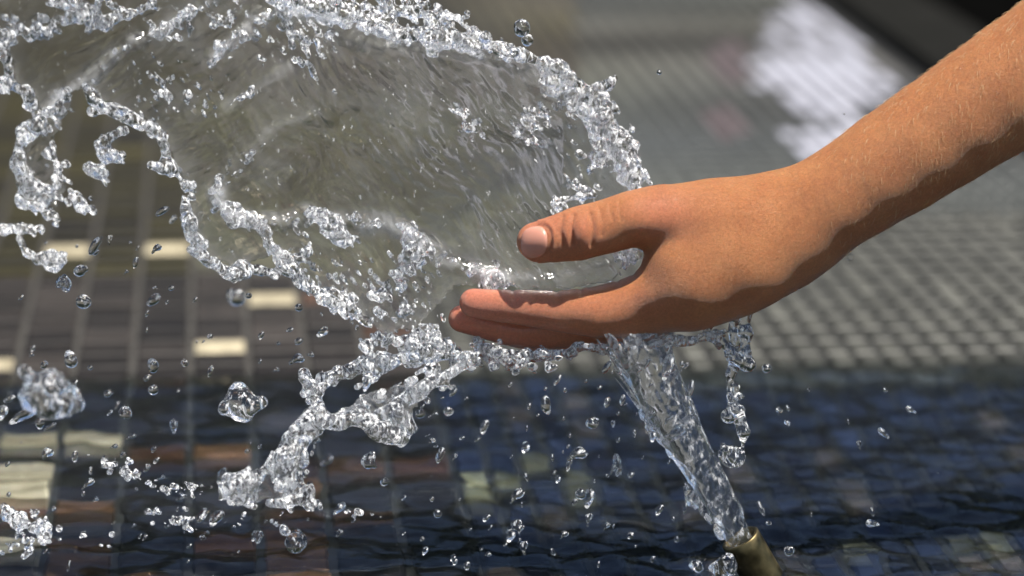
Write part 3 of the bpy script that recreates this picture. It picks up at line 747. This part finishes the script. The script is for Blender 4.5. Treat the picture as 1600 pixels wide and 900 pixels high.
link('water_sheet', sheet_mesh('water_sheet', left_poly, 50, amp=1.6), M_SHEET, fan)

F1 = Field((-60, -640, -46), (1030, 90, 46), 1.9, .36)
beads(F1, RIM_R, 900, 8.5, 2.2, 7, 1, core=3.2)
beads(F1, [(985, 290), (975, 250), (955, 215), (930, 180), (895, 150), (850, 120)], 300, 13, 2, 5.5, 2)
beads(F1, [(920, 147), (940, 138), (960, 129)], 26, 5, 2.5, 6, 3, core=4)
beads(F1, [(815, 200), (850, 190), (880, 165), (905, 160)], 90, 13, 1.6, 4, 4, stretch=(3, 11))
beads(F1, [(710, 170), (722, 192), (735, 202), (800, 210), (850, 225), (930, 255), (950, 235)], 90, 9, 1.6, 4, 5, stretch=(3, 11))
beads(F1, [(885, 282), (905, 290), (930, 305), (900, 310), (868, 312), (875, 330)], 34, 5, 2, 4.5, 6, core=2.2)
beads(F1, [(583, 13), (640, 22), (680, 24), (713, 28), (736, 25)], 70, 7, 2.2, 6, 7, core=3)
beads(F1, [(580, 0), (640, -10), (690, 8)], 60, 9, 2.2, 6.5, 8)
for q, (pts, n) in enumerate([([(67, 190), (100, 150), (133, 127), (173, 90), (213, 67), (260, 47), (310, 13)], 90), ([(333, 93), (363, 67), (383, 43), (407, 27), (467, 22), (533, 28), (590, 40), (650, 62)], 110), ([(360, 165), (400, 140)], 16),
                              ([(337, 300), (357, 273), (377, 250), (400, 230)], 36), ([(340, 305), (352, 335), (393, 347), (443, 348), (493, 333), (566, 350), (600, 350), (633, 363), (666, 377), (682, 400), (740, 420), (796, 447)], 130)]):
    beads(F1, pts, n, 6, 1.6, 4.2, 140 + q, flow=(.6, .5), stretch=(2, 12))
# frothy left half
beads(F1, [(10, 52), (40, 50), (70, 38), (100, 37), (127, 22), (160, 10)], 120, 9, 2, 6.5, 10)
beads(F1, [(133, 50), (160, 36), (187, 28), (233, 10), (250, -5)], 60, 4, 1.8, 4.5, 11, core=2.5)
beads(F1, [(73, 8), (110, 2), (150, 12), (200, 14)], 50, 8, 2, 6, 12)
beads(F1, [(0, 78), (13, 103), (17, 133), (0, 143)], 46, 4, 2, 5, 13, core=3)
beads(F1, [(20, 133), (43, 147), (53, 170), (63, 187)], 40, 4, 2, 5, 14, core=3)
beads(F1, [(63, 190), (33, 217), (27, 250), (37, 277), (50, 300)], 130, 8, 2.2, 7, 15, core=4)
beads(F1, [(100, 155), (80, 200), (85, 250), (100, 290), (60, 305)], 90, 11, 2, 6, 16)
beads(F1, [(33, 313), (60, 322), (83, 342), (88, 345)], 46, 6, 2, 6.5, 17, core=4)
beads(F1, [(3, 362), (27, 358), (67, 360)], 34, 5, 2, 6, 18, core=3.5)
beads(F1, [(33, 378), (43, 397), (67, 407), (100, 400)], 50, 5, 2.2, 6, 19, core=4)
beads(F1, [(88, 402), (88, 417)], 8, 2, 2.5, 5, 20, core=3)
beads(F1, [(118, 308), (140, 327)], 26, 5, 2.2, 6.5, 21, core=4)
beads(F1, [(137, 137), (153, 160), (180, 173), (207, 190), (220, 200)], 70, 4, 2, 5, 22, core=3.4)
beads(F1, [(140, 178), (160, 170), (180, 173)], 22, 4, 2, 4.5, 23, core=3)
beads(F1, [(180, 175), (215, 188), (240, 199), (253, 215), (260, 240), (262, 262), (240, 258)], 90, 3.6, 2, 5.5, 24, core=3.6)
beads(F1, [(195, 203), (167, 217), (150, 232), (165, 243), (193, 245)], 56, 4, 2, 5, 25, core=3.2)
beads(F1, [(145, 262), (167, 280)], 26, 6, 2.4, 6, 26, core=4)
beads(F1, [(267, 262), (287, 285), (300, 302)], 36, 4, 2, 5, 27, core=2.6)
beads(F1, [(287, 307), (293, 350), (302, 368), (322, 380)], 50, 6, 2, 6, 28, core=3)
beads(F1, [(297, 390), (320, 403), (340, 417), (362, 432), (380, 425), (378, 415)], 76, 4.5, 2.2, 6.5, 29, core=4.2)
beads(F1, [(378, 416), (407, 423), (433, 428)], 24, 2.5, 2, 4.5, 30, core=3)
beads(F1, [(350, 333), (383, 345), (417, 363), (427, 390), (443, 413), (463, 430), (483, 453), (513, 463), (535, 475), (552, 492), (566, 503)], 260, 7, 2, 6.5, 31, core=3)
beads(F1, [(500, 335), (520, 352), (540, 372)], 110, 12, 1.8, 4.5, 32, stretch=(4, 12))
beads(F1, [(633, 363), (655, 380), (640, 410), (650, 425)], 110, 13, 1.8, 4.5, 33, stretch=(4, 12))
beads(F1, [(740, 422), (770, 432), (800, 445)], 34, 6, 1.8, 4.5, 34, stretch=(4, 12))
beads(F1, [(430, 400), (470, 410), (520, 430), (600, 440), (640, 430)], 150, 18, 1.6, 4, 35)
beads(F1, [(560, 440), (600, 470), (640, 490), (670, 495)], 90, 18, 1.6, 4.5, 36)
beads(F1, [(230, 140), (260, 130), (300, 160), (330, 150)], 110, 20, 1.4, 3.6, 37)
beads(F1, [(400, 50), (450, 75), (500, 85), (520, 60), (440, 30)], 110, 20, 1.6, 4, 38, stretch=(4, 12))
beads(F1, [(250, 50), (300, 30), (420, 10), (500, 5), (560, 10)], 190, 22, 1.6, 4.5, 39)
beads(F1, [(960, 400), (985, 395), (1000, 392), (950, 420)], 50, 7, 2, 5, 40)
V, Q = main_bodies(*F1.nets(), 24); V = relax(V, Q, 3, .4); V[:, 2] += zs(V[:, 0], V[:, 1])
link('froth_rim', mesh('froth_rim', ray_place(V, FAN_ORG), Q), M_RIM, fan)

# ------------------------------------------------------------------ the ragged strands thrown down to the left
def field_thing(name, F, origin, mat, label, cat, shear=None, part=None):
    V, Q = main_bodies(*F.nets(), None if name in ('water_jet', 'water_drip') else 60); V = relax(V, Q, 5 if name == 'water_jet' else 4 if name == 'water_strand' else 2, .45)
    if shear: V[:, 2] += shear(V[:, 0], V[:, 1])
    o = link(name, mesh(name, ray_place(V, origin), Q), mat); o.location = Vector(origin)
    return tag(o, label, cat)
F2 = Field((440, -640, -50), (760, -505, 50), 2.0, .33)
beads(F2, [(700, 545), (673, 553), (630, 560), (600, 566), (570, 572), (543, 580), (517, 586), (503, 600), (487, 620)], 190, 7, 2, 6.5, 60, core=4, flow=(.8, .4))
beads(F2, [(473, 583), (480, 600), (492, 612)], 18, 3, 3, 6.5, 61, core=3)
beads(F2, [(570, 575), (590, 580), (605, 572)], 30, 5, 2.5, 6, 62, core=4)
beads(F2, [(640, 525), (670, 532), (700, 548), (600, 530), (560, 540)], 120, 11, 2, 6.5, 63)
field_thing('water_strand', F2, at(600, 560), M_RIM, 'upper beaded strand of water trailing down left from the fingertips', 'water strand', lambda x, y: zs(x, y) * .4)
ST_LEAN = lambda x, y: 120 + (600 - x) * .35
F3 = Field((340, -820, -60), (780, -530, 60), 2.2, .28)
beads(F3, [(735, 560), (713, 577), (683, 597), (647, 620), (613, 637), (585, 650)], 50, 8, 2.5, 8, 70, core=5, flow=(.8, .5))
beads(F3, [(600, 610), (580, 630), (550, 640), (620, 600), (650, 600)], 40, 14, 2.5, 7, 71, flow=(.8, .5))
beads(F3, [(497, 657), (530, 663), (557, 653), (583, 667), (603, 683), (623, 687), (633, 670), (623, 647)], 110, 5, 3, 7.5, 72, core=5, flow=(.8, .5))
beads(F3, [(493, 653), (477, 670), (457, 690), (440, 707), (413, 737), (380, 753), (360, 753), (370, 773), (393, 783)], 150, 8, 3, 8, 73, core=5, flow=(.5, .7))
beads(F3, [(462, 690), (466, 740), (478, 780), (440, 785), (410, 785)], 55, 13, 2.5, 7.5, 74, core=3.5, flow=(.4, .8))
beads(F3, [(430, 730), (450, 750), (430, 765)], 26, 14, 2.5, 6, 75, flow=(.4, .8))
field_thing('water_strand', F3, at(540, 680), M_RIM, 'lower broad strand of water falling from the fingers and breaking up above the tiles', 'water strand', ST_LEAN)
strand = bpy.data.objects['water_strand.001']
for q, poly in enumerate(([(735, 555), (715, 585), (690, 608), (655, 640), (640, 668), (622, 690), (600, 684), (580, 668), (555, 655), (525, 664), (497, 660), (530, 632), (580, 606), (640, 588), (690, 572)],
                          [(500, 652), (472, 668), (455, 690), (440, 706), (408, 738), (365, 752), (372, 776), (398, 790), (440, 788), (480, 786), (470, 740), (466, 695)])):
    link('water_veil', sheet_mesh('water_veil', poly, 300 + 30 * q, amp=2.0, thick=7, lean=ST_LEAN, org=at(540, 680)), M_VEIL, strand)

# ------------------------------------------------------------------ water under the fingers, the jet and the drip from the wrist
F4 = Field((640, -640, -150), (1200, -470, 70), 2.2, .36)
beads(F4, [(745, 542), (780, 552), (820, 558), (860, 556), (900, 550)], 110, 6, 2.5, 6.5, 80, core=4, flow=(.9, .1), zsp=30)
beads(F4, [(672, 528), (695, 552), (740, 566), (790, 566), (840, 562)], 110, 9, 2.5, 7, 81, flow=(.9, .1), zsp=24)
beads(F4, [(900, 543), (960, 542), (1020, 540), (1080, 532), (1120, 522)], 70, 4, 2.5, 5.5, 82, core=3.5, flow=(.9, .1), zsp=22)
field_thing('water_film', F4, at(900, 540), M_RIM, 'churning film of water clinging under the fingers and the palm', 'water film')

F5 = Field((930, -880, -70), (1210, -520, 70), 1.7, .45)
r = np.random.default_rng(90)
F5.chain([(1160, -850, 0, 19), (1102, -735, 0, 23), (1048, -640, 0, 29), (1005, -545, -8, 34)], .85)
for i in range(300):
    t = r.random()**.8; a_ = r.uniform(-1, 1); u = np.array((-.50, .866)); nrm = np.array((.866, .5))
    cx, cyy = np.interp(t, [0, .37, .67, 1], [1160, 1100, 1045, 1000]), -np.interp(t, [0, .37, .67, 1], [850, 735, 640, 545])
    wd = np.interp(t, [0, .37, .67, 1], [19, 25, 35, 44]); ln = r.uniform(20, 110)
    p = np.array((cx, cyy)) + nrm * a_ * wd; zz = math.sqrt(max(0, 1 - a_ * a_)) * wd * r.choice([-1, 1]) * .95
    q = p + (u + nrm * a_ * .14) * ln; rr = r.uniform(1.8, 4.6)
    F5.cone((p[0], p[1], zz), (q[0], q[1], zz * 1.06), rr, rr * r.uniform(.3, .8))
beads(F5, [(1160, 840), (1140, 800), (1105, 740), (1085, 700), (1060, 650)], 14, 20, 1.8, 4.5, 91, flow=(-.5, .87), stretch=(3, 14), zsp=18)
beads(F5, [(1075, 770), (1090, 790), (1110, 815), (1125, 838)], 40, 5, 2, 5, 92, flow=(-.5, .87), stretch=(4, 16))
beads(F5, [(1000, 640), (1010, 680), (1040, 700)], 26, 9, 2, 6, 93, flow=(-.5, .87))
beads(F5, [(960, 555), (1000, 552), (1040, 548), (1050, 580)], 60, 9, 2, 5, 94, flow=(-.5, .87))
field_thing('water_jet', F5, at(1080, 700, 0), M_JET, 'slanting clear jet of water shooting from the brass nozzle up to the palm', 'water jet')

F6 = Field((1090, -800, -40), (1200, -470, 40), 1.5, .5)
def cc(*p): F6.cone((p[0], -p[1], p[2]), (p[3], -p[4], p[5]), p[6], p[7])
F6.chain([c4(1166, 488, 0, 9), c4(1163, 505, 3, 7), c4(1168, 520, 2, 8), c4(1164, 536, 4, 5.5), c4(1166, 552, 4, 7), c4(1158, 562, 5, 9)]); F6.chain([c4(1148, 496, 6, 6), c4(1143, 515, 7, 4), c4(1148, 533, 8, 6.5), c4(1146, 550, 6, 5), c4(1153, 563, 8, 8)]); beads(F6, [(1150, 505), (1158, 530), (1156, 555)], 26, 7, 2.5, 5.5, 101, stretch=(0, 8))
beads(F6, [(1105, 520), (1120, 528), (1135, 540), (1145, 555)], 42, 6, 3, 6, 95, core=4, flow=(.3, -.6), stretch=(0, 5))
beads(F6, [(1150, 560), (1160, 568), (1172, 570)], 14, 4, 3.5, 7, 96, core=6, stretch=(0, 4))
cc(1150, 565, 4, 1141, 585, 5, 11, 7); cc(1141, 585, 5, 1140, 618, 5, 6, 4); cc(1140, 618, 5, 1143, 632, 5, 4, 6)
beads(F6, [(1150, 605), (1155, 615), (1148, 625)], 10, 4, 3, 5, 97, core=3, stretch=(0, 5))
cc(1138, 650, 5, 1150, 645, 5, 12, 13); cc(1150, 645, 8, 1157, 655, 8, 11, 8); cc(1157, 660, 5, 1162, 675, 5, 9, 10); cc(1162, 675, 5, 1161, 686, 5, 9, 5); cc(1161, 686, 5, 1160, 710, 5, 2.2, 2.2)
beads(F6, [(1150, 625), (1155, 640), (1148, 655)], 16, 6, 3, 6, 98, stretch=(0, 5))
a_ = np.linspace(0, 6.283, 16)
F6.chain([(1144 + 16 * math.cos(q), -(714 + 15 * math.sin(q)), 5, 4.0 + 1.5 * math.sin(q * 2 + 1)) for q in a_]); F6.cone((1144, -714, 3), (1146, -718, 3), 8, 7)
beads(F6, [(1124, 708), (1138, 700), (1150, 712)], 18, 5, 2.5, 5, 99, stretch=(0, 5))
F6.cone((1151, -750, 5), (1155, -752, 5), 14, 14); beads(F6, [(1145, 760), (1163, 742)], 8, 4, 4, 7, 100, stretch=(0, 4))
field_thing('water_drip', F6, at(1150, 620), M_DROP, 'chain of clear drops dripping from the heel of the hand beside the jet', 'water drip')

F7 = Field((-40, -900, -40), (620, -690, 40), 2.2, .42)
for q, (pts, n) in enumerate([([(215, 745), (240, 760), (287, 763), (317, 763)], 46), ([(100, 722), (140, 716), (190, 732), (215, 748)], 40), ([(0, 790), (40, 830), (90, 850)], 70), ([(0, 810), (60, 800), (80, 845)], 50),
                            ([(480, 792), (530, 800), (590, 800)], 24), ([(225, 800), (280, 815), (330, 812), (380, 808)], 40), ([(430, 815), (450, 830)], 14), ([(15, 855), (40, 860), (70, 850)], 26), ([(150, 840), (165, 845)], 8)]):
    beads(F7, pts, n, 7, 1.8, 5.5, 110 + q, flow=(.6, -.3), stretch=(0, 7), zsp=12)
V, Q = F7.nets(); V = relax(V, Q, 1, .35); V[:, 2] += 95 + (-V[:, 1] - 780) * .5
SP = at(300, 780); o = link('water_spatter', mesh('water_spatter', ray_place(V, SP), Q), M_RIM); o.location = Vector(SP)
tag(o, 'glinting spatter of water just above the ripples at bottom left', 'spatter', kind='stuff')

# ------------------------------------------------------------------ separate drops
def lump(seed, size, n, spread, stretch=(0, .4), name='water_drop', vox=None):
    r = np.random.default_rng(seed); vox = vox or size / 9
    b_ = size * (1.6 + spread)
    F = Field((-b_, -b_, -b_), (b_, b_, b_), vox * (.7 if n > 20 else 1), (8 if n > 20 else 6.5 if n >= 9 else 4.2) / size)
    F.ball((0, 0, 0), size * (.75 if n < 8 or n > 80 else .5))
    for _ in range(n):
        c = r.normal(0, spread * size * .6, 3); rad = size * (r.uniform(.14, .34) if n > 20 else r.uniform(.25, .6)); d = r.normal(0, 1, 3) * size * r.uniform(*stretch)
        F.cone(c - d / 2, c + d / 2, rad, rad * .8)
    V, Q = F.nets(); V = relax(V, Q, 2, .5)
    return V, Q
def drop_mesh(V, Q, name, mat=None): 
    W = np.stack([V[:, 0], V[:, 1], V[:, 2]], 1) * PX
    Wd = W[:, :1] * RT + W[:, 1:2] * UP - W[:, 2:3] * FW
    me = mesh(name, Wd, Q); me.materials.append(mat or M_DROP); return me
big = [  # px, py, near px, size, lumps, spread, label
    (104, 443, 90, 15, 9, .5, 'knobbly clear drop at the upper end of the pair below the frothy left rim'),
    (129, 470, 90, 14, 7, .4, 'bright round drop at the lower end of the pair below the frothy left rim'),
    (78, 615, 420, 40, 130, .75, 'largest blurred lump of water hanging over the dark tiles at left'),
    (378, 625, 60, 32, 19, .75, 'cluster of fused clear bubbles over the dark water left of the strands'),
    (195, 646, 40, 13, 6, .55, 'flat clear drop between the big blurred lump and the bubble cluster'),
    (239, 572, 20, 11, 6, .5, 'upper of two ring shaped drops, one above the other, over dark tiles'),
    (239, 609, 20, 11, 5, .5, 'lower of two ring shaped drops, one above the other, over dark tiles'),
    (110, 561, 120, 14, 6, .5, 'pointed blurred drop just above the largest blurred lump'),
    (461, 845, 60, 21, 14, .5, 'crinkled round drop under the broad strand, low over the water'),
    (815, 42, -10, 17, 5, .5, 'knobbed drop flung clear above the top of the fan of water'),
    (824, 64, -10, 12, 4, .4, 'small drop hanging right under the drop flung above the fan'),
    (1199, 576, 10, 10, 4, .5, 'tailed drop flying right of the drip below the wrist'),
    (371, 465, -500, 18, 2, .3, 'soft blue out of focus drop below the lower rim of the fan'),
    (467, 480, 30, 9, 2, .3, 'small dark centred drop beside the cream tile below the fan'),
    (388, 462, 40, 7, 2, .3, 'small round drop next to the soft blue drop'),
    (1030, 113, -30, 6, 2, .4, 'lone tiny drop in the air above the wrist, right of the fan'),
    (1319, 178, -40, 2.4, 0, .1, 'single dark speck of a drop before the painted white reflection by the forearm'),
    (908, 772, 20, 10, 6, .4, 'bright crinkled drop hanging in the middle of the gap left of the jet'),
    (926, 660, 20, 12, 7, .6, 'knobbly drop nearest the jet under the palm'),
    (684, 803, 60, 9, 3, .3, 'bluish round drop over the pale caustic-toned tile patch edge'),
    (1133, 886, 130, 23, 14, .5, 'fat clear lump of water just in front of the nozzle'),
    (1090, 884, 110, 13, 9, .5, 'ragged clump of water left of the nozzle at the water surface'),
    (124, 424, 90, 12, 5, .6, 'frothy drop right under the end of the left rim'),
    (505, 650, 60, 8, 4, .4, 'oval drop touching the air between the two strands'),
    (656, 646, 60, 10, 6, .5, 'streaked oval drop right of the broad strand'),
    (579, 723, 60, 14, 8, .6, 'elongated glinting drop under the broad strand middle'),
    (600, 753, 60, 9, 5, .5, 'glinting drop below the elongated one under the strand'),
    (700, 643, 180, 10, 2, .3, 'bright blurred oval drop between the strand and the jet'),
    (1232, 862, 30, 9, 6, .5, 'small splash bead at the right foot of the nozzle'),
]
for i, (x, y, nr, sz, n, sp, lab) in enumerate(big):
    V, Q = lump(200 + i, sz * .8, n, sp)
    o = link('water_drop', drop_mesh(V, Q, 'water_drop')); k = 1 - nr * PX / DH; o.scale = (k, k, k)
    o.location = Vector(ray_place([(x, -y, nr)], (0, 0, 0))[0]); tag(o, lab, 'water drop')
protos = []
for i in range(7):
    V, Q = lump(300 + i, 5.0, [0, 1, 2, 3, 4, 2, 3][i], .5, (0, 1.1), vox=.9); protos.append(drop_mesh(V, Q, 'water_drop'))
zones = [
    ((640, 1080, 560, 890), 125, 'tiny clear drop in the air between the strands and the jet', 'fine drops between the strands and the jet', 55),
    ((1170, 1590, 560, 890), 15, 'tiny clear drop in the air right of the jet and the drip', 'fine drops right of the jet', 45),
    ((5, 330, 320, 690), 50, 'tiny clear drop over the tiles left of the bubble cluster', 'fine drops over the left tiles', 110),
    ((0, 420, 690, 890), 50, 'tiny clear drop low over the bottom left tiles and cream tiles', 'fine drops over the bottom left tiles', 110),
    ((400, 640, 500, 860), 40, 'tiny clear drop around the ragged strands', 'fine drops around the strands', 90),
]
r = np.random.default_rng(77)
for (x0, x1, y0, y1), n, lab, grp, zsd in zones:
    for _ in range(n):
        x, y = r.uniform(x0, x1), r.uniform(y0, y1); nr = r.normal(10, zsd)
        if x < 900 and x > 640: nr += 40
        o = link('water_drop', protos[r.integers(7)]); s_ = np.clip(np.exp(r.normal(-.35, .5)), .28, 2.0)
        el = 1 + abs(r.normal(0, .8)); o.scale = (s_, s_, s_ * el); o.rotation_euler = (r.normal(0, .2), (.75 if x < 800 else .25 if x < 1080 else -.6) + r.normal(0, .25), 0)
        p = ray_place([(x, -y, nr)], (0, 0, 0))[0]; p[2] = max(p[2], .02)
        o.location = Vector(p); tag(o, lab, 'water drop', grp)
# drops lying on the skin
for x, y, sz, lab in [(1212, 393, 5, 'small bead of water on the back of the hand near the wrist'), (932, 493, 7, 'flat bead of water on the side of the index finger'),
                      (1495, 108, 6, 'water bead on the top of the forearm, upper left one'), (1548, 147, 6, 'water bead on the forearm, right one below the top edge'), (1510, 140, 5, 'water bead between the other two beads on the forearm'),
                      (1330, 402, 9, 'flattened drop hanging from the underside of the wrist')]:
    wv = skin_w(x, y)
    if wv is None: wv = -10
    V, Q = lump(400 + int(x), sz * .8, 0, .1); V = V * np.array((1, 1.15, .55)); o = link('skin_drop', drop_mesh(V, Q, 'skin_drop', M_SKIND)); o.location = Vector(place([(x, -y, wv + .5)], (0, 0, 0))[0]); tag(o, lab, 'water drop')
